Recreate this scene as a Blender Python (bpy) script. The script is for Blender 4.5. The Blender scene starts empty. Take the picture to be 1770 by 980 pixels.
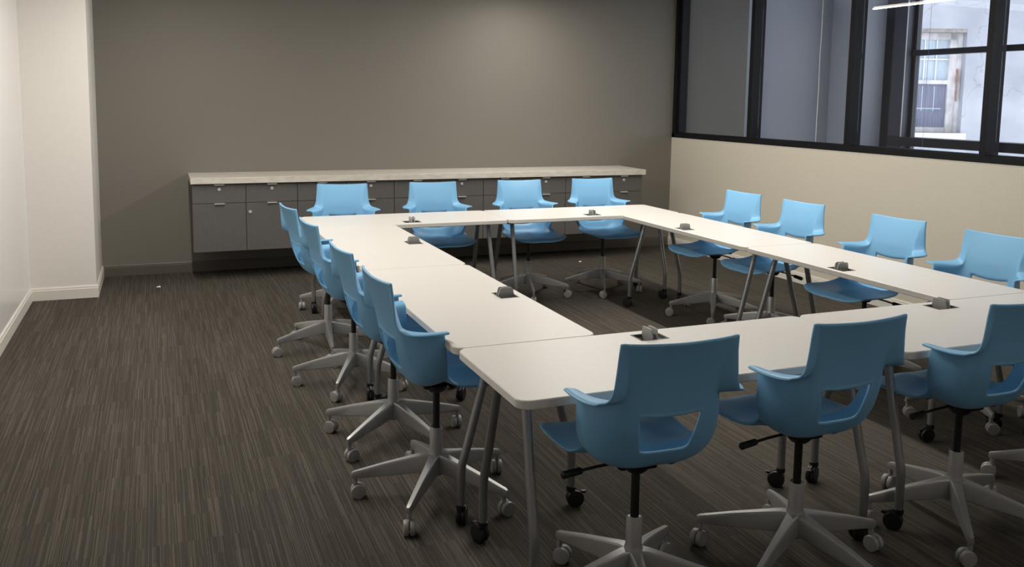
import bpy, bmesh, math, random
from mathutils import Vector, Matrix
random.seed(7)
PI = math.pi
R = math.radians
scene = bpy.context.scene
COL = scene.collection

# ------------------------------------------------------------------ materials
def srgb(r, g, b):
    f = lambda c: (c/255/12.92) if c/255 <= 0.04045 else ((c/255+0.055)/1.055)**2.4
    return (f(r), f(g), f(b), 1)

def nmat(name):
    m = bpy.data.materials.new(name); m.use_nodes = True
    nt = m.node_tree; b = nt.nodes['Principled BSDF']
    return m, nt, b

def mat(name, col, rough=0.5, metal=0.0, spec=0.5, noise=None, bump=None):
    """plain surface with an optional fine colour variation / grain"""
    m, nt, b = nmat(name)
    b.inputs['Roughness'].default_value = rough
    b.inputs['Metallic'].default_value = metal
    b.inputs['Specular IOR Level'].default_value = spec
    tc = nt.nodes.new('ShaderNodeTexCoord')
    amt, sc = noise if noise else (0.012, 30)
    n = nt.nodes.new('ShaderNodeTexNoise'); n.inputs['Scale'].default_value = sc
    n.inputs['Detail'].default_value = 4
    nt.links.new(tc.outputs['Object'], n.inputs['Vector'])
    ramp = nt.nodes.new('ShaderNodeValToRGB')
    ramp.color_ramp.elements[0].position = 0.3; ramp.color_ramp.elements[1].position = 0.7
    ramp.color_ramp.elements[0].color = tuple(c*(1-amt) for c in col[:3]) + (1,)
    ramp.color_ramp.elements[1].color = tuple(min(1, c*(1+amt)) for c in col[:3]) + (1,)
    nt.links.new(n.outputs['Fac'], ramp.inputs['Fac'])
    nt.links.new(ramp.outputs['Color'], b.inputs['Base Color'])
    if bump:
        st, bs = bump
        n2 = nt.nodes.new('ShaderNodeTexNoise'); n2.inputs['Scale'].default_value = bs
        nt.links.new(tc.outputs['Object'], n2.inputs['Vector'])
        bp = nt.nodes.new('ShaderNodeBump'); bp.inputs['Strength'].default_value = st
        bp.inputs['Distance'].default_value = 0.002
        nt.links.new(n2.outputs['Fac'], bp.inputs['Height'])
        nt.links.new(bp.outputs['Normal'], b.inputs['Normal'])
    return m

def emis(name, col, strength):
    m, nt, b = nmat(name)
    b.inputs['Base Color'].default_value = (0.8, 0.8, 0.8, 1)
    b.inputs['Emission Color'].default_value = col
    b.inputs['Emission Strength'].default_value = strength
    return m

def glass_mat(name, tint=(0.96, 0.97, 0.98, 1), ior=1.45):
    m = bpy.data.materials.new(name); m.use_nodes = True
    nt = m.node_tree; nt.nodes.clear()
    out = nt.nodes.new('ShaderNodeOutputMaterial')
    tr = nt.nodes.new('ShaderNodeBsdfTransparent'); tr.inputs['Color'].default_value = tint
    gl = nt.nodes.new('ShaderNodeBsdfGlossy'); gl.inputs['Roughness'].default_value = 0.0
    fr = nt.nodes.new('ShaderNodeFresnel'); fr.inputs['IOR'].default_value = ior
    ge = nt.nodes.new('ShaderNodeNewGeometry'); mr = nt.nodes.new('ShaderNodeMapRange')
    mr.inputs['To Min'].default_value = ior; mr.inputs['To Max'].default_value = 1/ior
    nt.links.new(ge.outputs['Backfacing'], mr.inputs['Value']); nt.links.new(mr.outputs[0], fr.inputs['IOR'])
    mx = nt.nodes.new('ShaderNodeMixShader')
    nt.links.new(fr.outputs[0], mx.inputs[0]); nt.links.new(tr.outputs[0], mx.inputs[1])
    nt.links.new(gl.outputs[0], mx.inputs[2]); nt.links.new(mx.outputs[0], out.inputs[0])
    return m

def carpet_mat():
    m, nt, b = nmat('carpet')
    b.inputs['Roughness'].default_value = 0.95
    b.inputs['Specular IOR Level'].default_value = 0.15
    L = nt.links.new
    tc = nt.nodes.new('ShaderNodeTexCoord')
    sx = nt.nodes.new('ShaderNodeSeparateXYZ'); L(tc.outputs['Object'], sx.inputs[0])
    cb = nt.nodes.new('ShaderNodeCombineXYZ'); L(sx.outputs['Y'], cb.inputs['X']); L(sx.outputs['X'], cb.inputs['Y'])
    def brick(w, h, c1, c2, off, mort=0.0):
        k = nt.nodes.new('ShaderNodeTexBrick')
        k.inputs['Scale'].default_value = 1.0
        k.inputs['Brick Width'].default_value = w; k.inputs['Row Height'].default_value = h
        k.inputs['Mortar Size'].default_value = mort
        k.inputs['Color1'].default_value = c1; k.inputs['Color2'].default_value = c2
        k.inputs['Mortar'].default_value = c1
        k.offset = off; k.offset_frequency = 3
        L(cb.outputs[0], k.inputs['Vector'])
        return k
    fine = brick(0.34, 0.0027, (0, 0, 0, 1), (1, 1, 1, 1), 0.37)
    med = brick(0.33, 0.009, (0, 0, 0, 1), (1, 1, 1, 1), 0.61)
    tile = brick(1.0, 0.25, (0, 0, 0, 1), (1, 1, 1, 1), 0.5)
    # thin light yarns: the brightest few of the fine strips
    yr = nt.nodes.new('ShaderNodeValToRGB')
    yr.color_ramp.elements[0].position = 0.55; yr.color_ramp.elements[1].position = 1.0
    L(fine.outputs['Color'], yr.inputs['Fac'])
    base = nt.nodes.new('ShaderNodeMix'); base.data_type = 'RGBA'
    base.inputs[6].default_value = CARPET_A; base.inputs[7].default_value = CARPET_B
    L(med.outputs['Color'], base.inputs[0])
    mix = nt.nodes.new('ShaderNodeMix'); mix.data_type = 'RGBA'
    mix.inputs[7].default_value = CARPET_C
    sc = nt.nodes.new('ShaderNodeMath'); sc.operation = 'MULTIPLY'; sc.inputs[1].default_value = 0.75
    L(yr.outputs['Color'], sc.inputs[0]); L(sc.outputs[0], mix.inputs[0])
    L(base.outputs[2], mix.inputs[6])
    # slightly differing planks
    tm = nt.nodes.new('ShaderNodeMapRange'); tm.inputs['To Min'].default_value = 0.95; tm.inputs['To Max'].default_value = 1.05
    L(tile.outputs['Color'], tm.inputs['Value'])
    n = nt.nodes.new('ShaderNodeTexNoise'); n.inputs['Scale'].default_value = 260; L(tc.outputs['Object'], n.inputs['Vector'])
    nm = nt.nodes.new('ShaderNodeMapRange'); nm.inputs['To Min'].default_value = 0.7; nm.inputs['To Max'].default_value = 1.3
    L(n.outputs['Fac'], nm.inputs['Value'])
    mu = nt.nodes.new('ShaderNodeMath'); mu.operation = 'MULTIPLY'; L(tm.outputs[0], mu.inputs[0]); L(nm.outputs[0], mu.inputs[1])
    vm = nt.nodes.new('ShaderNodeVectorMath'); vm.operation = 'SCALE'
    L(mix.outputs[2], vm.inputs[0]); L(mu.outputs[0], vm.inputs['Scale'])
    L(vm.outputs[0], b.inputs['Base Color'])
    bp = nt.nodes.new('ShaderNodeBump'); bp.inputs['Strength'].default_value = 0.35; bp.inputs['Distance'].default_value = 0.003
    L(fine.outputs['Color'], bp.inputs['Height']); L(bp.outputs[0], b.inputs['Normal'])
    return m

def stucco_mat():
    m, nt, b = nmat('stucco')
    b.inputs['Roughness'].default_value = 0.9
    L = nt.links.new
    tc = nt.nodes.new('ShaderNodeTexCoord')
    n = nt.nodes.new('ShaderNodeTexNoise'); n.inputs['Scale'].default_value = 1.6; n.inputs['Detail'].default_value = 8
    L(tc.outputs['Object'], n.inputs['Vector'])
    r = nt.nodes.new('ShaderNodeValToRGB')
    r.color_ramp.elements[0].position = 0.35; r.color_ramp.elements[0].color = srgb(166, 167, 174)
    r.color_ramp.elements[1].position = 0.65; r.color_ramp.elements[1].color = srgb(190, 191, 197)
    L(n.outputs['Fac'], r.inputs['Fac'])
    # hairline cracks
    v = nt.nodes.new('ShaderNodeTexVoronoi'); v.feature = 'DISTANCE_TO_EDGE'; v.inputs['Scale'].default_value = 0.55
    n2 = nt.nodes.new('ShaderNodeTexNoise'); n2.inputs['Scale'].default_value = 5; n2.inputs['Detail'].default_value = 6
    L(tc.outputs['Object'], n2.inputs['Vector'])
    ad = nt.nodes.new('ShaderNodeVectorMath'); ad.operation = 'MULTIPLY_ADD'
    L(n2.outputs['Color'], ad.inputs[0]); ad.inputs[1].default_value = (0.3, 0.3, 0.3); L(tc.outputs['Object'], ad.inputs[2])
    L(ad.outputs[0], v.inputs['Vector'])
    cr = nt.nodes.new('ShaderNodeValToRGB')
    cr.color_ramp.elements[0].position = 0.0; cr.color_ramp.elements[0].color = (0.72, 0.72, 0.74, 1)
    cr.color_ramp.elements[1].position = 0.003; cr.color_ramp.elements[1].color = (1, 1, 1, 1)
    L(v.outputs['Distance'], cr.inputs['Fac'])
    mx = nt.nodes.new('ShaderNodeMix'); mx.data_type = 'RGBA'; mx.blend_type = 'MULTIPLY'; mx.inputs[0].default_value = 1
    L(r.outputs['Color'], mx.inputs[6]); L(cr.outputs['Color'], mx.inputs[7]); L(mx.outputs[2], b.inputs['Base Color'])
    return m

def grain_mat(name, c1, c2, scale=(60, 60, 2), rough=0.5):
    m, nt, b = nmat(name)
    b.inputs['Roughness'].default_value = rough
    L = nt.links.new
    tc = nt.nodes.new('ShaderNodeTexCoord'); mp = nt.nodes.new('ShaderNodeMapping'); mp.inputs['Scale'].default_value = scale
    n = nt.nodes.new('ShaderNodeTexNoise'); n.inputs['Scale'].default_value = 4; n.inputs['Detail'].default_value = 5
    r = nt.nodes.new('ShaderNodeValToRGB')
    r.color_ramp.elements[0].position = 0.3; r.color_ramp.elements[0].color = c1
    r.color_ramp.elements[1].position = 0.7; r.color_ramp.elements[1].color = c2
    L(tc.outputs['Object'], mp.inputs[0]); L(mp.outputs[0], n.inputs['Vector']); L(n.outputs['Fac'], r.inputs['Fac'])
    L(r.outputs['Color'], b.inputs['Base Color'])
    return m

CARPET_A = srgb(64, 60, 54); CARPET_B = srgb(71, 66, 60); CARPET_C = srgb(103, 96, 87)
M = dict(
    carpet=carpet_mat(),
    wall_white=mat('wall_white', srgb(232, 227, 220), 0.55, bump=(0.1, 200)),
    wall_gloss=mat('wall_gloss', srgb(236, 233, 229), 0.25, bump=(0.04, 150)),
    wall_beige=mat('wall_beige', srgb(212, 205, 189), 0.6, bump=(0.1, 200)),
    wall_grey=mat('wall_grey', srgb(123, 118, 109), 0.6, bump=(0.12, 180)),
    base_white=mat('base_white', srgb(226, 221, 212), 0.4),
    base_grey=mat('base_grey', srgb(98, 91, 84), 0.45),
    ceiling=mat('ceiling_paint', srgb(225, 222, 215), 0.9),
    frame=mat('black_frame', srgb(20, 20, 24), 0.55, spec=0.25),
    glass=glass_mat('window_glass'),
    ext_grey=mat('grey_render', srgb(184, 187, 194), 0.8),
    ext_dark=mat('dark_grey_metal', srgb(92, 92, 104), 0.5),
    ext_black=mat('black_rail', srgb(50, 50, 60), 0.4),
    laminate=mat('table_laminate', srgb(226, 221, 214), 0.38, noise=(0.02, 60)),
    steel=mat('silver_paint', srgb(150, 150, 150), 0.38, metal=0.75, noise=(0.03, 80)),
    base_al=mat('cast_silver', srgb(164, 162, 160), 0.4, metal=0.45, noise=(0.03, 60)),
    caster_grey=mat('caster_grey', srgb(150, 148, 146), 0.4, noise=(0.04, 60)),
    port_grey=mat('port_grey', srgb(158, 157, 155), 0.45, noise=(0.03, 60)),
    port_dark=mat('port_dark', srgb(104, 99, 93), 0.5),
    black=mat('black_plastic', srgb(22, 22, 24), 0.45, noise=(0.1, 60)),
    blue=mat('blue_plastic', srgb(124, 181, 220), 0.42, noise=(0.02, 120), bump=(0.1, 700)),
    cabinet=grain_mat('cabinet_laminate', srgb(92, 89, 86), srgb(103, 99, 96)),
    carcass=mat('cabinet_edge', srgb(84, 79, 77), 0.6),
    stone=grain_mat('stone_top', srgb(205, 198, 186), srgb(226, 220, 209), (3, 9, 9), 0.35),
    chrome=mat('chrome', srgb(222, 218, 210), 0.3, metal=0.35),
    cord=mat('white_cord', srgb(235, 235, 232), 0.6),
    stucco=stucco_mat(),
    old_paint=mat('flaking_paint', srgb(214, 210, 208), 0.8, noise=(0.22, 7)),
    old_sill=mat('old_sill', srgb(222, 218, 216), 0.8, noise=(0.08, 9)),
    lintel=mat('stained_lintel', srgb(150, 143, 138), 0.85, noise=(0.35, 10)),
    brick=mat('bare_brick', srgb(172, 140, 128), 0.9, noise=(0.3, 25)),
    curtain=grain_mat('net_curtain', srgb(176, 190, 202), srgb(205, 215, 222), (24, 24, 1.2), 0.9),
    curtain2=grain_mat('dark_screen', srgb(112, 114, 134), srgb(140, 142, 158), (16, 16, 1.0), 0.8),
    paper=mat('paper', srgb(235, 232, 226), 0.8),
    lamp=emis('lamp_diffuser', (1.0, 0.92, 0.8, 1), 9.0),
    lamp_body=mat('lamp_housing', srgb(200, 200, 200), 0.4),
)

# ------------------------------------------------------------------ mesh helpers
def link(o, parent=None):
    COL.objects.link(o)
    if parent is not None:
        o.parent = parent
    return o

def obj(name, bm, m, parent=None, smooth=False, loc=(0, 0, 0), rotz=0.0, norm=True):
    me = bpy.data.meshes.new(name)
    if norm:
        bmesh.ops.recalc_face_normals(bm, faces=bm.faces[:])
    bm.to_mesh(me); bm.free()
    if isinstance(m, (list, tuple)):
        for k in m: me.materials.append(M[k])
    else:
        me.materials.append(M[m])
    if smooth:
        me.shade_smooth()
        try: me.set_sharp_from_angle(angle=R(38))
        except Exception: pass
    o = bpy.data.objects.new(name, me)
    o.location = loc; o.rotation_euler = (0, 0, rotz)
    return link(o, parent)

def thing(name, label, cat, loc=(0, 0, 0), rotz=0.0, group=None):
    o = bpy.data.objects.new(name, None); COL.objects.link(o)
    o.empty_display_size = 0.1
    o.location = loc; o.rotation_euler = (0, 0, rotz)
    return tag(o, label, cat, group)

def tag(o, label, cat, group=None):
    o['label'] = label; o['category'] = cat
    if group: o['group'] = group
    return o

def struct(o, label=None):
    o['kind'] = 'structure'
    if label: o['label'] = label
    return o

def box(bm, x0, x1, y0, y1, z0, z1, mi=0, bev=0.0):
    vs = [bm.verts.new((x, y, z)) for x in (x0, x1) for y in (y0, y1) for z in (z0, z1)]
    idx = [(0, 1, 3, 2), (4, 6, 7, 5), (0, 4, 5, 1), (2, 3, 7, 6), (0, 2, 6, 4), (1, 5, 7, 3)]
    fs = []
    for f in idx:
        a = bm.faces.new([vs[i] for i in f]); a.material_index = mi; fs.append(a)
    if bev > 0:
        es = list({e for f in fs for e in f.edges})
        bmesh.ops.bevel(bm, geom=es, offset=bev, segments=2, affect='EDGES', profile=0.6)
    return bm

def tube(bm, pts, rad, seg=14, sx=1.0, cap=True):
    """sweep a round (or oval) section along points; rad may be a list"""
    pts = [Vector(p) for p in pts]; n = len(pts)
    rad = rad if isinstance(rad, (list, tuple)) else [rad]*n
    rings = []; up = None
    for i, p in enumerate(pts):
        t = (pts[min(i+1, n-1)] - pts[max(i-1, 0)]).normalized()
        if up is None:
            up = Vector((1, 0, 0)) if abs(t.x) < 0.9 else Vector((0, 0, 1))
        a = (up - t*up.dot(t)).normalized(); b = t.cross(a); up = a
        rings.append([bm.verts.new(p + a*math.cos(2*PI*k/seg)*rad[i]*sx + b*math.sin(2*PI*k/seg)*rad[i]) for k in range(seg)])
    for r0, r1 in zip(rings, rings[1:]):
        for k in range(seg):
            bm.faces.new((r0[k], r0[(k+1) % seg], r1[(k+1) % seg], r1[k]))
    if cap:
        bm.faces.new(rings[0][::-1]); bm.faces.new(rings[-1])
    return bm

def lathe(bm, prof, axis='z', seg=24, c=(0, 0, 0)):
    """prof = [(radius, height)]"""
    rings = []
    for r, h in prof:
        ring = []
        for k in range(seg):
            a = 2*PI*k/seg; u, v = r*math.cos(a), r*math.sin(a)
            p = {'z': (u, v, h), 'y': (u, h, v), 'x': (h, u, v)}[axis]
            ring.append(bm.verts.new((p[0]+c[0], p[1]+c[1], p[2]+c[2])))
        rings.append(ring)
    for r0, r1 in zip(rings, rings[1:]):
        for k in range(seg):
            bm.faces.new((r0[k], r0[(k+1) % seg], r1[(k+1) % seg], r1[k]))
    bm.faces.new(rings[0][::-1]); bm.faces.new(rings[-1])
    return bm

def smooth_path(pts, n=6):
    """Catmull-Rom through points"""
    P = [Vector(p) for p in pts]; out = []
    for i in range(len(P)-1):
        p0, p1, p2, p3 = P[max(i-1, 0)], P[i], P[i+1], P[min(i+2, len(P)-1)]
        for k in range(n):
            t = k/n
            out.append(0.5*((2*p1) + (p2-p0)*t + (2*p0-5*p1+4*p2-p3)*t*t + (3*p1-p0-3*p2+p3)*t**3))
    out.append(P[-1]); return out

NB = bmesh.new

# ------------------------------------------------------------------ room
XL, XJ, XR_ = -1.95, -1.475, 4.478      # left wall, column side, right wall
YB, YJ, YF = 1.87, 1.02, -8.6           # back wall, column face, wall behind the camera
H = 3.05
YG0 = 1.87
SILL = 1.245

b = NB(); box(b, XL-.2, 5.4, YF-.2, YB+.2, -.12, 0.0); struct(obj('floor', b, 'carpet'), 'dark brown-grey carpet with fine streaks')
b = NB(); box(b, XL-.2, XR_+.2, YF-.2, YB+.2, H, H+.12); struct(obj('ceiling', b, 'ceiling'))
b = NB(); box(b, XL-.2, XR_+1.0, YB, YB+.2, 0, H); struct(obj('wall_back', b, 'wall_grey'), 'taupe grey back wall')
b = NB(); box(b, XL-.2, XL, YF, YB, 0, H); struct(obj('wall_left', b, 'wall_gloss'), 'glossy white left wall')
b = NB(); box(b, XL, XJ, YJ, YB, 0, H); struct(obj('wall_left_column', b, 'wall_white'), 'white wall column in the far left corner')
b = NB(); box(b, XL-.2, XR_+.2, YF-.2, YF, 0, H); struct(obj('wall_front', b, 'wall_white'))
# right wall under the glazing with a thin paint reveal at its top
b = NB(); box(b, XR_, XR_+.16, YF, YB, 0, SILL-.004)
struct(obj('wall_right', b, 'wall_beige'), 'beige wall below the windows')
b = NB(); box(b, XR_-.004, XR_+.10, YF, YB-.01, SILL-.004, SILL)
struct(obj('trim_1', b, 'base_white'), 'thin pale edge along the top of the beige wall')

def skirting(name, p0, p1, nrm, m):
    """baseboard with a small moulded top"""
    prof = [(0.0, 0.0), (0.014, 0.0), (0.014, 0.078), (0.010, 0.082), (0.010, 0.092), (0.006, 0.1), (0.0, 0.1)]
    b = NB(); rs = []
    for p in (p0, p1):
        rs.append([b.verts.new((p[0]+nrm[0]*d, p[1]+nrm[1]*d, z)) for d, z in prof])
    n = len(prof)
    for k in range(n):
        b.faces.new((rs[0][k], rs[0][(k+1) % n], rs[1][(k+1) % n], rs[1][k]))
    b.faces.new(rs[0]); b.faces.new(rs[1][::-1])
    return struct(obj(name, b, m))
skirting('baseboard_back', (XJ, YB), (XR_, YB), (0, -1), 'base_grey')
skirting('baseboard_left', (XL, YF), (XL, YJ), (1, 0), 'base_white')
skirting('baseboard_left_column_face', (XL, YJ), (XJ+.014, YJ), (0, -1), 'base_white')
skirting('baseboard_left_column_side', (XJ, YJ), (XJ, YB), (1, 0), 'base_white')
skirting('baseboard_right', (XR_, YF), (XR_, YB), (-1, 0), 'base_white')

# black glazing on top of the right wall
FW, FD = 0.052, 0.11
mull = [0.505, -0.83, -2.165, -3.5, -4.835, -6.17, -7.505]   # +y edge of every mullion
tops = H
edges = [YB] + mull + [YF]
# bottom, top rails and jambs: one frame per bay
for i in range(len(edges)-1):
    y1 = edges[i] - (FW if i > 0 else 0.0); y0 = edges[i+1]
    yy1 = y1; yy0 = y0
    b = NB()
    x0, x1 = XR_+.002, XR_+FD
    jam = 0.05 if i == 0 else 0.012
    # mullion on the near side of the bay
    if i < len(edges)-2:
        box(b, x0-.004, x1+.02, y0-FW, y0, SILL, tops)
        box(b, x0+.03, x1, y0, y0+.012, SILL+.05, tops)
    if i == 0:
        box(b, x0-.004, x1+.02, YB-.05, YB-.008, SILL, tops)
        box(b, x0+.03, x1+.02, YB-.09, YB-.05, SILL+.05, tops)
    box(b, x0-.004, x1+.02, y0 if i < len(edges)-2 else YF, yy1, SILL, SILL+.05)
    box(b, x0+.03, x1, y0, yy1, SILL+.05, SILL+.058)
    box(b, x0-.004, x1+.02, y0, yy1, tops-.12, tops)
    w = obj('window_%d' % (i+1), b, 'frame')
    struct(w, 'black framed fixed window pane')
    b = NB(); box(b, x1-.02, x1-.012, y0+.001, yy1-(.051 if i == 0 else .0)-.001, SILL+.052, tops-.121)
    g = obj('glass', b, 'glass', w)

# ------------------------------------------------------------------ bay behind the glazing
XO = 8.0                                  # plane of the outer glazing
b = NB(); box(b, XR_+.2, 7.9, 2.55, 2.7, -.1, H)
struct(obj('wall_bay_end', b, 'ext_grey'), 'grey end wall of the bay beyond the glazing')
b = NB(); box(b, 7.33, 7.82, 2.10, 2.55, -.1, H, bev=.01)
struct(obj('wall_bay_pilaster', b, 'ext_grey'), 'pale grey pilaster on the end wall of the bay')
b = NB(); box(b, 7.88, 8.06, 1.80, 2.03, -.1, H); box(b, 8.0, 8.06, 2.03, 2.75, -.1, H)
struct(obj('wall_bay_pier', b, 'ext_dark'), 'dark grey pier beside the outer window')
b = NB(); box(b, 7.86, 8.06, -9.0, 1.80, -.1, 1.02); struct(obj('wall_bay_sill', b, 'ext_grey'))
b = NB(); box(b, XR_+.2, 8.06, -9.0, 2.7, H+.12, H+.2); struct(obj('ceiling_bay', b, 'ext_grey'))
b = NB(); box(b, XR_+.12, 8.06, -9.2, -9.0, -.1, H+.12); struct(obj('wall_bay_near', b, 'ext_grey'))
b = NB(); box(b, XR_+.16, 8.06, -9.0, 2.7, -.1, 0); struct(obj('floor_bay', b, 'ext_grey'))
# outer window: two black horizontal bars, upright and glass
b = NB(); box(b, 7.96, 8.06, -9, 1.80, 2.275, 2.345); ow = struct(obj('window_outer', b, 'ext_black'), 'black framed outer window of the bay')
b = NB(); box(b, 7.80, 8.04, -9, 1.96, 1.135, 1.245); obj('lower_bar', b, 'ext_black', ow)
b = NB(); box(b, 7.98, 8.05, 1.745, 1.80, 1.02, H); obj('upright', b, 'ext_black', ow)
b = NB(); box(b, 8.01, 8.018, -9, 1.745, 1.02, H); obj('glass', b, 'glass', ow)
b = NB(); box(b, 7.865, 7.875, 1.800, 1.812, 1.245, H); struct(obj('trim_2', b, 'cord'), 'thin pale seal strip beside the outer window')

# hanging cords
b = NB(); tube(b, smooth_path([(4.64, -.302, 1.296), (4.642, -.298, 1.55), (4.638, -.306, 1.8), (4.642, -.296, 2.05), (4.638, -.306, 2.3), (4.64, -.302, 2.6), (4.64, -.306, 3.04)]), 0.0035, 6)
tag(obj('pull_cord', b, 'cord', smooth=True), 'thin white cord hanging behind the second window pane', 'cord')
b = NB(); tube(b, [(5.05, -1.14, .0), (5.05, -1.135, 2.2), (5.05, -1.14, 3.05)], 0.0012, 5)
tag(obj('hanging_wire', b, 'port_grey', smooth=True), 'hair-thin wire hanging behind the third window pane', 'wire')

# neighbouring building, its facade turned towards us
FS = 1.35      # how far off it stands
FA = Vector((8.60, 2.76, 0)); FB = Vector((9.60, 2.30, 0))
fx = (FB-FA).normalized(); ang = math.atan2(fx.y, fx.x)
bld = thing('neighbouring_building', 'pale cracked stucco building with one old sash window outside', 'building', (-.994+10.154*FS, -6.68+9.17*FS, 1.645*(1-FS)), ang)
bld.scale = (FS, FS, FS)
# local x runs along the facade, local y goes into the wall
WX0, WX1, WZ0, WZ1, RD = -0.46, 0.40, 1.27, 2.72, 0.22
b = NB()
box(b, -6, WX0, 0, .5, -3, 7); box(b, WX1, 7, 0, .5, -3, 7)
box(b, WX0, WX1, 0, .5, -3, WZ0); box(b, WX0, WX1, 0, .5, WZ1, 7)
obj('facade', b, 'stucco', bld)
sash = None
b = NB()
f = 0.05
box(b, WX0+.0, WX0+.05, RD-.04, RD+.05, WZ0, WZ1); box(b, WX1-.14, WX1-.05, RD-.04, RD+.05, WZ0, WZ1)
box(b, WX1-.05, WX1, RD-.1, RD+.08, WZ0, WZ1)
box(b, WX0, WX1, RD-.04, RD+.05, WZ1-.14, WZ1-.05); box(b, WX0, WX1, RD-.02, RD+.05, WZ0, WZ0+.07)
box(b, WX0, WX1-.14, RD-.03, RD+.03, 1.955, 2.01)
sash = obj('sash_window', b, 'old_paint', bld)
b = NB()
for k in range(1, 4):
    x = WX0+.05 + (WX1-.14-WX0-.05)*k/4
    box(b, x-.008, x+.008, RD-.005, RD+.012, 2.01, WZ1-.14)
box(b, WX0+.05, WX1-.14, RD-.006, RD+.013, 2.295, 2.315)
obj('glazing_bars', b, 'cord', sash)
b = NB(); box(b, WX0+.05, WX1-.14, RD+.02, RD+.03, 2.01, WZ1-.14); obj('upper_pane', b, 'curtain', sash)
b = NB(); box(b, WX0+.05, WX1-.14, RD+.0, RD+.01, WZ0+.07, 1.955); obj('lower_pane', b, 'curtain2', sash)
b = NB()
for k in range(1, 4):
    x = WX0+.05 + (WX1-.14-WX0-.05)*k/4
    box(b, x-.005, x+.005, RD-.004, RD+.0, WZ0+.3, 1.955-.03)
box(b, WX0+.06, WX1-.2, RD-.005, RD+.0, 1.60, 1.615)
obj('glazing_bars', b, 'curtain', sash)
b = NB(); box(b, WX0-.04, WX1+.06, -.05, .22, WZ0-.09, WZ0-.0, bev=.008); obj('window_sill', b, 'old_sill', bld)
b = NB(); box(b, WX0, WX1, .0, .21, WZ1-.05, WZ1); obj('lintel', b, 'lintel', bld)
# patch of bare brick where the reveal has spalled
b = NB()
rnd = random.Random(3)
for k in range(9):
    z = 1.72 + k*.05; w = .03+.03*rnd.random()
    box(b, WX1-.052-.004*rnd.random(), WX1-.05, .10-w*.5, .10+w, z, z+.05)
obj('brick_patch', b, 'brick', bld)

# ------------------------------------------------------------------ lights
def pendant(x, y0, y1, z, label, power, w=.09):
    t = thing('pendant_light', label, 'lamp', (x, (y0+y1)/2, z), 0, 'linear ceiling lamps')
    h = abs(y1-y0)/2
    b = NB(); box(b, -w/2, w/2, -h, h, 0.0, .055, bev=.004); obj('housing', b, 'lamp_body', t)
    b = NB(); box(b, -w/2+.008, w/2-.008, -h+.01, h-.01, -.014, 0.0); obj('diffuser', b, 'lamp', t)
    b = NB()
    b.free()
    for s in (-1, 1):
        b = NB(); tube(b, [(0, s*h*.8, .05), (0, s*h*.8, H-z)], .002, 6); obj('suspension_wire', b, 'chrome', t)
    l = bpy.data.lights.new('lamp_light', 'AREA'); l.shape = 'RECTANGLE'; l.size = w; l.size_y = 2*h
    l.energy = power; l.color = (1.0, 0.962, 0.90)
    o = bpy.data.objects.new('lamp_light', l); COL.objects.link(o); o.parent = t; o.location = (0, 0, -.02)
    return t

def downlight(x, y, power, label, sz=.3):
    t = thing('ceiling_downlight', label, 'lamp', (x, y, H), 0, 'square ceiling panels')
    b = NB(); box(b, -sz, sz, -sz, sz, -.018, -.002, bev=.004); obj('frame', b, 'lamp_body', t)
    b = NB(); box(b, -sz+.03, sz-.03, -sz+.03, sz-.03, -.021, -.018); obj('diffuser', b, 'lamp', t)
    l = bpy.data.lights.new('panel_light', 'AREA'); l.shape = 'SQUARE'; l.size = 2*sz
    l.energy = power; l.color = (1.0, 0.91, 0.80)
    o = bpy.data.objects.new('panel_light', l); COL.objects.link(o); o.parent = t; o.location = (0, 0, -.03)

pendant(2.5, -3.3, 1.3, 2.755, 'long linear pendant lamp above the right half of the table ring', 86)
pendant(-0.75, -3.3, 0.6, 2.74, 'added long linear fill lamp above the aisle on the left', 66)  # unseen fill lamp, added to brighten the left wall and column
pendant(1.6, -8.0, -5.6, 2.74, 'added short linear fill lamp near the wall opposite the counter', 4)  # weak fill added out of view to lift the near chairs' backs

w = bpy.data.worlds.new('sky'); scene.world = w; w.use_nodes = True
bg = w.node_tree.nodes['Background']
bg.inputs['Color'].default_value = (0.86, 0.91, 1.0, 1); bg.inputs['Strength'].default_value = 2.4

# ------------------------------------------------------------------ wall cabinets and worktop
CY = 1.335                                # cabinet fronts
CX0, CW = -0.717, 0.4505
ordn = ['first', 'second', 'third', 'fourth', 'fifth', 'sixth', 'seventh', 'eighth', 'ninth', 'tenth']
def make_cabinet():
    t = thing('wall_cabinet', '', 'cabinet', (0, 0, 0), 0, 'wall-hung cabinets under the stone counter')
    w = CW
    b = NB(); box(b, 0.0005, w-.0005, .02, YB-CY, .270, .874); obj('body', b, 'carcass', t)
    def pull(par, x, z):
        b = NB(); box(b, x-.042, x+.042, -.020, .0, z-.0015, z+.0015); box(b, x-.042, x+.042, -.021, -.018, z-.007, z+.0015)
        return obj('pull', b, 'chrome', par, loc=(0, 0, 0))
    def lock(par, x, z):
        b = NB(); lathe(b, [(.015, -.001), (.015, -.006), (.012, -.010), (.005, -.0105), (.005, -.008)], 'y', 20, (x, 0, z))
        return obj('lock', b, 'chrome', par, smooth=True)
    b = NB(); box(b, .0025, w-.0025, .0, .02, .702, .866, bev=.0012); d = obj('drawer', b, 'cabinet', t)
    pull(d, w/2, .8665); lock(d, w/2, .822)
    b = NB(); box(b, .0025, w-.0025, .0, .02, .270, .698, bev=.0012); d2 = obj('door', b, 'cabinet', t)
    pull(d2, w/2, .6985)
    return t, d2, lock
def kids(o):
    return [c for c in COL.objects if c.parent == o]
def dup(root):
    def cp(o, par):
        c = o.copy(); COL.objects.link(c)
        c.parent = par
        for k in kids(o): cp(k, c)
        return c
    return cp(root, None)
cab0, door0, lockf = make_cabinet()
cabs = [cab0] + [dup(cab0) for _ in range(9)]
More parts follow.
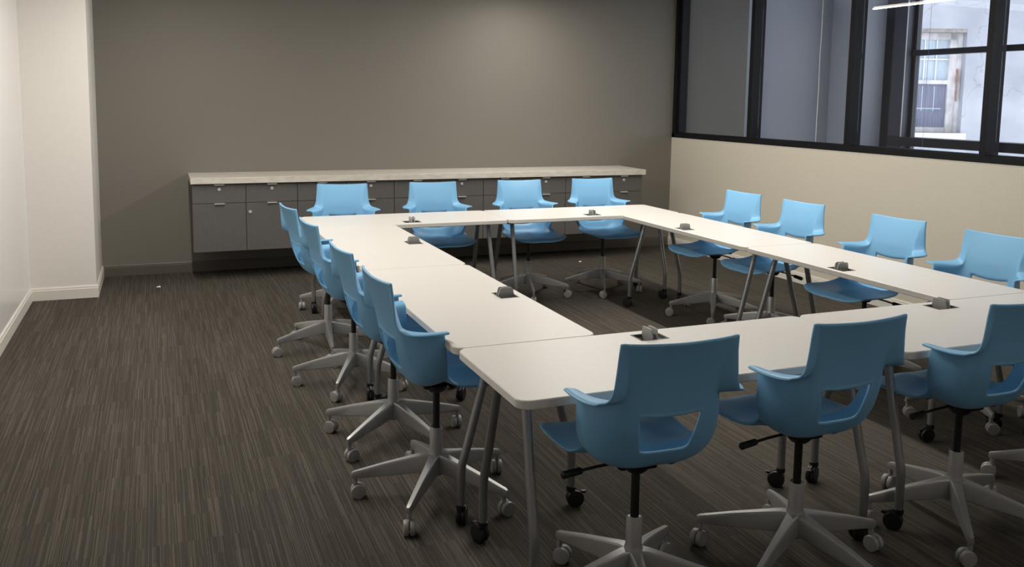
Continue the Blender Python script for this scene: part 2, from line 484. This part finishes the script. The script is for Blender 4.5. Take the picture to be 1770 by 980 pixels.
extra = {0: 'leftmost, beside the bare wall, with no chair in front', 9: 'rightmost, next to the window corner'}
cab_lab = [
    'grey wall-hung cabinet unit at the left end of the counter',
    'grey wall-hung cabinet unit, second from left, with a round lock on its door',
    'grey wall-hung cabinet unit, third from left, behind the leftmost far chair',
    'grey wall-hung cabinet unit, fourth from left, right behind the leftmost far chair\'s arm',
    'grey wall-hung cabinet unit, fifth from left along the counter',
    'grey wall-hung cabinet unit, sixth from left along the counter',
    'grey wall-hung cabinet unit, seventh from left along the counter',
    'grey wall-hung cabinet unit, third from the right end of the counter',
    'grey wall-hung cabinet unit, second from the right end of the counter',
    'grey wall-hung cabinet unit at the right end of the counter']
for i, c in enumerate(cabs):
    c.location = (CX0 + i*CW, CY, 0); c['label'] = cab_lab[i]
# the second unit's door carries a lock
lockf([k for k in kids(cabs[1]) if k.name.startswith('door')][0], .034, .615)
b = NB(); box(b, CX0-.012, CX0+10*CW+.022, CY-.035, YB, .875, .930, bev=.003)
tag(obj('stone_worktop', b, 'stone'), 'long pale speckled stone worktop over the grey wall cabinets', 'worktop')

# ------------------------------------------------------------------ tables
T = 0.735
def rrect(x0, x1, y0, y1, r, n=6):
    out = []
    for cx, cy, a0 in ((x1-r, y1-r, 0), (x0+r, y1-r, 90), (x0+r, y0+r, 180), (x1-r, y0+r, 270)):
        for k in range(n+1):
            a = R(a0 + 90*k/n); out.append((cx+r*math.cos(a), cy+r*math.sin(a)))
    return out

def table(label, x0, x1, y0, y1, along, port, seat_side):
    """along: axis of the long side; port: (x, y) of the power port in the room"""
    cx, cy = (x0+x1)/2, (y0+y1)/2
    g = .0022
    if along == 'x': L, W, rz = (x1-x0)/2-g, (y1-y0)/2-.0005, 0.0
    else: L, W, rz = (y1-y0)/2-g, (x1-x0)/2-.0005, PI/2
    t = thing('conference_table', label, 'table', (cx, cy, 0), rz, 'white tables of the ring')
    # port position in table coordinates
    dx, dy = port[0]-cx, port[1]-cy
    px, py = (dx, dy) if along == 'x' else (dy, -dx)
    hw, hd = .058, .042
    # top with a real cut-out
    b = NB()
    th = .030
    loops = []
    for ins, z in ((.003, T), (0, T-.003), (0, T-th+.003), (.003, T-th)):
        loops.append([b.verts.new((x, y, z)) for x, y in rrect(-L+ins, L-ins, -W+ins, W-ins, .045-ins)])
    hole = [[b.verts.new((px+sx*hw, py+sy*hd, z)) for sx, sy in ((1, 1), (-1, 1), (-1, -1), (1, -1))] for z in (T, T-th)]
    for a, c in zip(loops, loops[1:]):
        for k in range(len(a)): b.faces.new((a[k], a[(k+1) % len(a)], c[(k+1) % len(a)], c[k]))
    for k in range(4): b.faces.new((hole[0][k], hole[1][k], hole[1][(k+1) % 4], hole[0][(k+1) % 4]))
    for ring, hl in ((loops[0], hole[0]), (loops[-1], hole[1])):
        es = []
        for lp in (ring, hl):
            for k in range(len(lp)):
                e = b.edges.get((lp[k], lp[(k+1) % len(lp)])); es.append(e)
        bmesh.ops.triangle_fill(b, use_beauty=True, use_dissolve=False, edges=es)
    obj('tabletop', b, 'laminate', t)
    # power port: tray, rim and two raised lids
    b = NB()
    box(b, -hw+.001, hw-.001, -hd+.001, hd-.001, T-.030, T-.022)
    for x_0, x_1, y_0, y_1 in ((-hw-.004, hw+.004, -hd-.004, -hd+.002), (-hw-.004, hw+.004, hd-.002, hd+.004), (-hw-.004, -hw+.002, -hd, hd), (hw-.002, hw+.004, -hd, hd)):
        box(b, x_0, x_1, y_0, y_1, T-.012, T+.0012)
    pt = obj('power_port', b, ['port_dark'], t, loc=(px, py, 0))
    for s in (-1, 1):
        b = NB()
        prof = [(-.039, T-.022), (.039, T-.022), (.039, T+.006), (.031, T+.034), (.026, T+.038), (-.026, T+.038), (-.032, T+.034), (-.039, T+.006)]
        lean = .10*s
        fr = [[b.verts.new((s*.009 + o + (z-T)*lean, y, z)) for y, z in prof] for o in (-.003, .003)]
        b.faces.new(fr[0]); b.faces.new(fr[1][::-1])
        for k in range(len(prof)): b.faces.new((fr[0][k], fr[1][k], fr[1][(k+1) % len(prof)], fr[0][(k+1) % len(prof)]))
        obj('lid', b, 'port_grey', pt)
    # legs: splayed tubes that turn upright near the floor
    inx = .088
    for ex in (-1, 1):
        b = NB()
        X = ex*(L-inx)
        # end bracket joining a pair of legs
        box(b, X-.028, X+.028, -.15, .15, T-.042, T-.0305, bev=.003)
        box(b, X-ex*.03-.02, X-ex*.03+.02, -.035, .035, T-.075, T-.040, bev=.004)
        obj('leg_bracket', b, 'caster_grey', t)
        for ey in (-1, 1):
            b = NB()
            path = [(X-ex*.012, ey*.105, T-.034), (X-ex*.010, ey*.125, .64), (X-ex*.004, ey*.195, .38), (X-ex*.001, ey*.222, .285), (X, ey*.234, .245), (X, ey*.236, .20), (X, ey*.236, .088)]
            tube(b, path, .0165, 16)
            lg = obj('leg', b, 'steel', t, smooth=True)
            # black locking caster
            b = NB()
            ca = rnd.uniform(0, 2*PI)
            r = .036
            for off in (-.011, .011):
                lathe(b, [(r*.6, off-.009), (r*.93, off-.008), (r, off-.004), (r, off+.004), (r*.93, off+.008), (r*.6, off+.009)], 'y', 22, (.018, 0, r))
            lathe(b, [(.010, .062), (.017, .066), (.019, .072), (.019, .086), (.012, .090)], 'z', 16)
            box(b, -.008, .026, -.010, .010, .036, .070, bev=.004)
            box(b, .040, .062, -.009, .009, .056, .066, bev=.003)
            tube(b, [(.020, 0, .070), (.042, 0, .060)], .008, 8)
            obj('caster', b, 'black', lg, smooth=True, loc=(X, ey*.236, 0), rotz=ca)
    b = NB(); box(b, -L+.11, L-.11, -.022, .022, T-.062, T-.032, bev=.003); obj('cross_rail', b, 'steel', t)
    return t

Bx0, Bx1 = 0.0, 0.587
Rx0, Rx1 = 2.452, 3.013
TAB = [
    ('white table in the far row below the grey cabinets, left one', 0.0, 1.478, -0.599, 0.0, 'x', (.745, -.49)),
    ('white table in the far row, right one, at the far window corner', 1.478, Rx1, -0.599, 0.0, 'x', (2.24, -.50)),
    ('white table in the left row, farther one, beside the two far left chairs', Bx0, Bx1, -2.190, -0.599, 'y', (.50, -1.40)),
    ('white table in the left row, nearer one, beside the two near left chairs', Bx0, Bx1, -3.733, -2.190, 'y', (.50, -2.97)),
    ('white table in the window-side row, farther one', Rx0, Rx1, -2.190, -0.599, 'y', (2.53, -1.39)),
    ('white table in the window-side row, nearer one', Rx0, Rx1, -3.733, -2.190, 'y', (2.52, -2.96)),
    ('white table nearest the camera, its rounded left corner jutting out', 0.0, 1.549, -4.336, -3.733, 'x', (.765, -3.825)),
    ('white table in the near row, right one, cut by the right picture edge', 1.549, 3.07, -4.336, -3.733, 'x', (2.305, -3.82)),
]
for lab, x0, x1, y0, y1, al, pt in TAB:
    table(lab, x0, x1, y0, y1, al, pt, 0)

# ------------------------------------------------------------------ chairs
def bez(c, p1, p2, r, n=64):
    out = []
    c, p1, p2, r = map(Vector, (c, p1, p2, r))
    for i in range(n+1):
        t = i/n
        out.append(c*(1-t)**3 + p1*3*t*(1-t)**2 + p2*3*t*t*(1-t) + r*t**3)
    return out
def along(pl, fr):
    """point at length fraction of a polyline"""
    d = [0]
    for a, c in zip(pl, pl[1:]): d.append(d[-1] + (c-a).length)
    s = fr*d[-1]
    for i in range(len(pl)-1):
        if d[i+1] >= s - 1e-9:
            u = 0 if d[i+1] == d[i] else (s-d[i])/(d[i+1]-d[i])
            return pl[i].lerp(pl[i+1], max(0, min(1, u)))
    return pl[-1]

KEYS = [  # centre(y,z) | P1 | P2 | rim R | flange G
    ((-.010, .536), (.212, -.020, .522), (.252, -.042, .580), (.233, -.054, .760), (.280, -.052, .772)),
    ((-.075, .522), (.208, -.080, .506), (.248, -.077, .575), (.226, -.092, .760), (.279, -.090, .770)),
    ((-.130, .530), (.188, -.135, .518), (.232, -.118, .585), (.211, -.128, .759), (.276, -.124, .769)),
    ((-.168, .588), (.160, -.173, .586), (.206, -.158, .625), (.191, -.158, .760), (.269, -.158, .768)),
    ((-.190, .646), (.135, -.195, .646), (.186, -.188, .680), (.173, -.178, .762), (.257, -.192, .769)),
    ((-.202, .706), (.120, -.206, .708), (.168, -.203, .730), (.161, -.193, .767), (.239, -.219, .773)),
    ((-.210, .750), (.115, -.213, .752), (.159, -.210, .762), (.156, -.204, .779), (.222, -.236, .785)),
    ((-.218, .798), (.110, -.221, .800), (.150, -.220, .806), (.154, -.216, .812), (.210, -.244, .815)),
    ((-.235, .858), (.100, -.236, .860), (.148, -.235, .864), (.160, -.232, .867), (.204, -.248, .867)),
    ((-.252, .907), (.090, -.252, .909), (.147, -.249, .912), (.169, -.246, .914), (.200, -.250, .914)),
    ((-.272, .952), (.080, -.271, .953), (.145, -.265, .956), (.180, -.259, .959), (.197, -.254, .959)),
]
def make_shell():
    b = NB()
    ks = [[Vector((0, k[0][0], k[0][1]))] + [Vector(v) for v in k[1:]] for k in KEYS]
    # densify the stations
    st = []; sub = 4; tagst = []
    for i in range(len(ks)-1):
        p0, p1, p2, p3 = ks[max(i-1, 0)], ks[i], ks[i+1], ks[min(i+2, len(ks)-1)]
        for k in range(sub):
            t = k/sub
            st.append([0.5*((2*q1) + (q2-q0)*t + (2*q0-5*q1+4*q2-q3)*t*t + (3*q1-q0-3*q2+q3)*t**3) for q0, q1, q2, q3 in zip(p0, p1, p2, p3)])
            tagst.append(i+t)
    st.append(ks[-1]); tagst.append(len(ks)-1)
    NJ, JS, J0 = 14, 4, 8
    rows = []
    for S, tg in zip(st, tagst):
        pl = bez(*S[:4])
        xt = .081 + .025*min(1, max(0, (tg-3)/2))
        # length fraction at which x == xt
        lo = 0
        for q in range(1, 400):
            if along(pl, q/400).x >= xt: lo = q/400; break
        row = []
        for j in range(NJ+1):
            fr = lo*j/JS if j <= JS else lo + (1-lo)*(j-JS)/(NJ-JS)
            row.append(along(pl, fr))
        g = S[4]; r = S[3]
        # rounded turn into the arm flange
        row[-1] = r.lerp(pl[-4], .25)
        row.append(r + (g-r)*.18 + Vector((0, 0, .001)))
        row.append(r + (g-r)*.6)
        row.append(g)
        row.append(g + Vector((.003, 0, -.007)) if tg < 5 else g)
        if 3 <= tg <= 5: row[JS] = row[JS] + Vector((0, -.005, 0))      # raised lip round the opening
        if tg in (3, 5):
            for j in range(JS): row[j] = row[j] + Vector((0, -.005, 0))
        rows.append(row)
    NC = len(rows[0])
    # seat front rows (columns 0..J0)
    edge0 = rows[0][J0]
    fr_edges = [(.241, -.010, .545), (.240, .055, .534), (.244, .13, .532), (.250, .215, .538), (.243, .268, .537), (.204, .300, .522), (.172, .304, .509)]
    fr_cent = [(.035, .536), (.095, .536), (.16, .535), (.22, .532), (.275, .526), (.312, .515), (.324, .503)]
    frows = []
    for (ex, ey, ez), (cy, cz) in zip(fr_edges, fr_cent):
        row = []
        for j in range(J0+1):
            f = rows[0][j].x/edge0.x
            f2 = f**2.2
            row.append(Vector((ex*f, cy + (ey-cy)*f2, cz + (ez-cz)*f**3 - .012*math.sin(PI*f)*(1 if ey < .22 else .3))))
        frows.append(row)
    V = {}
    def vert(key, p, s):
        if abs(p.x) < 1e-6: key = (key[0], key[1], 0)
        else: key = (key[0], key[1], s)
        if key not in V: V[key] = b.verts.new((p.x*s, p.y, p.z))
        return V[key]
    def quad(a, s):
        vs = [vert(k, p, s) for k, p in a]
        u = []
        for v in vs:
            if v not in u: u.append(v)
        if len(u) < 3: return
        if s < 0: u = u[::-1]
        try: b.faces.new(u)
        except ValueError: pass
    for s in (1, -1):
        for i in range(len(rows)-1):
            for j in range(NC-1):
                if 3 <= tagst[i] < 5 and j < JS: continue      # the opening in the back
                quad([((i, j), rows[i][j]), ((i, j+1), rows[i][j+1]), ((i+1, j+1), rows[i+1][j+1]), ((i+1, j), rows[i+1][j])], s)
        allf = [rows[0][:J0+1]] + frows
        for i in range(len(allf)-1):
            ka = 0 if i == 0 else -i; kb = -(i+1)
            for j in range(J0):
                quad([((kb, j), allf[i+1][j]), ((kb, j+1), allf[i+1][j+1]), ((ka, j+1), allf[i][j+1]), ((ka, j), allf[i][j])], s)
    bmesh.ops.remove_doubles(b, verts=b.verts[:], dist=1e-5)
    o = obj('shell', b, 'blue', None, smooth=False)
    me = o.data; me.shade_smooth()
    so = o.modifiers.new('s', 'SOLIDIFY'); so.thickness = .011; so.offset = 0.0
    ss = o.modifiers.new('ss', 'SUBSURF'); ss.levels = 1; ss.render_levels = 1
    dg = bpy.context.evaluated_depsgraph_get()
    nm = bpy.data.meshes.new_from_object(o.evaluated_get(dg)); nm.name = 'shell'
    bpy.data.objects.remove(o)
    nm.shade_smooth()
    return nm

def make_chair():
    t = thing('swivel_chair', '', 'chair', (0, 0, 0), 0, 'blue swivel chairs around the tables')
    sh = bpy.data.objects.new('shell', make_shell()); link(sh, t)
    if not sh.data.materials: sh.data.materials.append(M['blue'])
    # mechanism under the seat
    b = NB()
    box(b, -.036, .036, -.08, .07, .486, .512, bev=.010)
    for s in (-1, 1):
        for y in (-.07, .08):
            lathe(b, [(.010, .494), (.018, .500), (.020, .520)], 'z', 14, (s*.085, y, 0))
    lathe(b, [(.030, .452), (.042, .464), (.050, .482)], 'z', 20)
    obj('seat_support', b, 'black', t, smooth=True)
    b = NB()
    tube(b, [(-.05, .0, .488), (-.14, -.005, .485), (-.20, -.008, .480)], .005, 8)
    lv = obj('height_lever', b, 'black', t, smooth=True)
    b = NB(); tube(b, [(-.195, -.008, .480), (-.20, -.008, .480), (-.262, -.011, .474), (-.267, -.011, .474)], [.008, .0115, .0125, .008], 12)
    obj('grip', b, 'black', lv, smooth=True)
    b = NB(); lathe(b, [(.0142, .27), (.0142, .465)], 'z', 20)
    obj('gas_lift', b, 'black', t, smooth=True)
    b = NB(); lathe(b, [(.020, .095), (.034, .100), (.034, .180), (.030, .192), (.0272, .200), (.0262, .296), (.0235, .300), (.0225, .296), (.0160, .296)], 'z', 28)
    obj('hub', b, 'base_al', t, smooth=True)
    # one leg, cast with a tapered ridge section
    def leg_bm():
        b = NB()
        st = [(.020, .034, .022, .187, .112), (.050, .030, .018, .186, .112), (.12, .026, .014, .170, .104), (.22, .021, .011, .146, .096), (.315, .0165, .0095, .120, .088), (.338, .014, .0085, .114, .086), (.347, .009, .005, .109, .088)]
        rings = []
        for x, wb, wt, zt, zb in st:
            pr = [(-wt*.85, zt), (wt*.85, zt), (wt, zt-.003), (wt*1.12, zt-.009), (wb*.8, zb+.003), (wb*.7, zb), (-wb*.7, zb), (-wb*.8, zb+.003), (-wt*1.12, zt-.009), (-wt, zt-.003)]
            rings.append([b.verts.new((x, y, z)) for y, z in pr])
        for r0, r1 in zip(rings, rings[1:]):
            n = len(r0)
            for k in range(n): b.faces.new((r0[k], r0[(k+1) % n], r1[(k+1) % n], r1[k]))
        b.faces.new(rings[0]); b.faces.new(rings[-1][::-1])
        lathe(b, [(.0085, .070), (.0095, .074), (.0095, .105)], 'z', 14, (.332, 0, 0))
        return b
    def caster_bm():
        b = NB(); r = .030
        for s in (-1, 1):
            o_ = s*.0125
            lathe(b, [(r*.80, o_-.010), (r*.95, o_-.009), (r, o_-.006), (r, o_+.006), (r*.95, o_+.009), (r*.80, o_+.010)], 'y', 24, (.012, 0, r))
        box(b, -.004, .020, -.004, .004, r*.7, r*2+.002, bev=.001)
        lathe(b, [(.0075, r*1.7), (.0095, .064), (.0095, .073)], 'z', 14)
        return b
    l0 = obj('leg', leg_bm(), 'base_al', t, smooth=True)
    c0 = obj('caster', caster_bm(), 'caster_grey', l0, smooth=True, loc=(.332, 0, 0))
    for k in range(1, 5):
        l = l0.copy(); COL.objects.link(l); l.parent = t; l.rotation_euler = (0, 0, R(72*k))
        c = c0.copy(); COL.objects.link(c); c.parent = l
    return t

chair0 = make_chair()
FWD = {'n': 0, 'l': -90, 'f': 180, 'r': 90}     # heading offsets: local +y is the way the sitter faces
CH = [  # side, x, y, extra turn, world angle of the base, label
    ('n', .422, -4.325, -3, 39, 'blue chair in front at the near table, leftmost with its back to us'),
    ('n', 1.098, -4.310, 1, 66, 'blue chair at the near row, middle one of three backs facing us'),
    ('n', 1.888, -4.303, 0, 15, 'blue chair at the near row, third back from left, at right edge'),
    ('n', 2.655, -4.285, 2, 62, 'blue chair mostly beyond the right picture edge, only its base showing'),
    ('l', 0.044, -3.360, 3, 19, 'blue chair at the left row, nearest to the camera'),
    ('l', 0.036, -2.690, 4, 3, 'blue chair at the left row, second from the camera'),
    ('l', 0.030, -1.805, 5, 27, 'blue chair at the left row, third from the camera'),
    ('l', 0.018, -1.070, 7, 48, 'blue chair at the left row, farthest, by the far left table corner'),
    ('f', .338, -.020, -8, 20, 'blue chair at the far row, leftmost, facing us before the cabinets'),
    ('f', 1.105, -.035, -4, 55, 'blue chair at the far row, second from left, facing us'),
    ('f', 1.885, -.040, -3, 39, 'blue chair at the far row, third from left, facing us'),
    ('f', 2.592, -.040, -3, 30, 'blue chair at the far row, rightmost, facing us near the window wall'),
    ('r', 2.976, -1.150, 4, 18, 'blue chair at the window side, farthest from the camera'),
    ('r', 2.980, -1.825, 4, 48, 'blue chair at the window side, second from the far end'),
    ('r', 2.988, -2.675, 5, 10, 'blue chair at the window side, third from the far end'),
    ('r', 2.988, -3.368, 5, 33, 'blue chair at the window side, nearest, cut by the right picture edge'),
]
rc = random.Random(11)
protos = [chair0] + [dup(chair0) for _ in range(len(CH)-1)]
for o, (side, x, y, ex, ba, lab) in zip(protos, CH):
    hd = FWD[side] + ex
    o.location = (x, y, 0); o.rotation_euler = (0, 0, R(hd)); o['label'] = lab
    k = 0
    for c in kids(o):
        if c.name.startswith('leg'):
            c.rotation_euler = (0, 0, R(ba - hd + 72*k)); k += 1
            for w_ in kids(c): w_.rotation_euler = (0, 0, rc.uniform(0, 2*PI))

# ------------------------------------------------------------------ small litter on the carpet
for (x, y, s, lab) in ((-1.01, 1.238, .016, 'tiny white paper scrap on the carpet near the left column'), (3.0, 1.19, .014, 'tiny pale scrap on the carpet under the far tables')):
    b = NB()
    vs = [b.verts.new((dx*s, dy*s, dz*s)) for dx, dy, dz in ((-1, -.6, .05), (-.2, -1, .5), (.9, -.5, .1), (1.1, .3, .6), (.1, 1, .1), (-.9, .5, .5))]
    c = b.verts.new((0, 0, s*.9))
    for k in range(6): b.faces.new((vs[k], vs[(k+1) % 6], c))
    b.faces.new(vs[::-1])
    tag(obj('paper_scrap', b, 'paper', loc=(x, y, 0)), lab, 'litter')

# ------------------------------------------------------------------ camera
yaw, pitch, roll, f, cyp = 0.3892, 0.1139, 0.0149, 1503.5, 344.3
cam_loc = Vector((-0.9941, -6.6796, 1.645))
fwd = Vector((math.sin(yaw)*math.cos(pitch), math.cos(yaw)*math.cos(pitch), -math.sin(pitch)))
right = Vector((math.cos(yaw), -math.sin(yaw), 0)); up = right.cross(fwd)
r2 = right*math.cos(roll) + up*math.sin(roll); u2 = -right*math.sin(roll) + up*math.cos(roll)
cd = bpy.data.cameras.new('camera'); cam = bpy.data.objects.new('camera', cd); COL.objects.link(cam)
mw = Matrix((r2, u2, -fwd)).transposed().to_4x4(); mw.translation = cam_loc
cam.matrix_world = mw
cd.sensor_fit = 'HORIZONTAL'; cd.sensor_width = 36; cd.lens = f*36/1770
cd.shift_y = -(490-cyp)/1770; cd.clip_start = .05; cd.clip_end = 200
scene.camera = cam

vs = scene.view_settings
vs.view_transform = 'Standard'; vs.look = 'None'; vs.exposure = 0.0; vs.gamma = 1.0; vs.use_curve_mapping = False
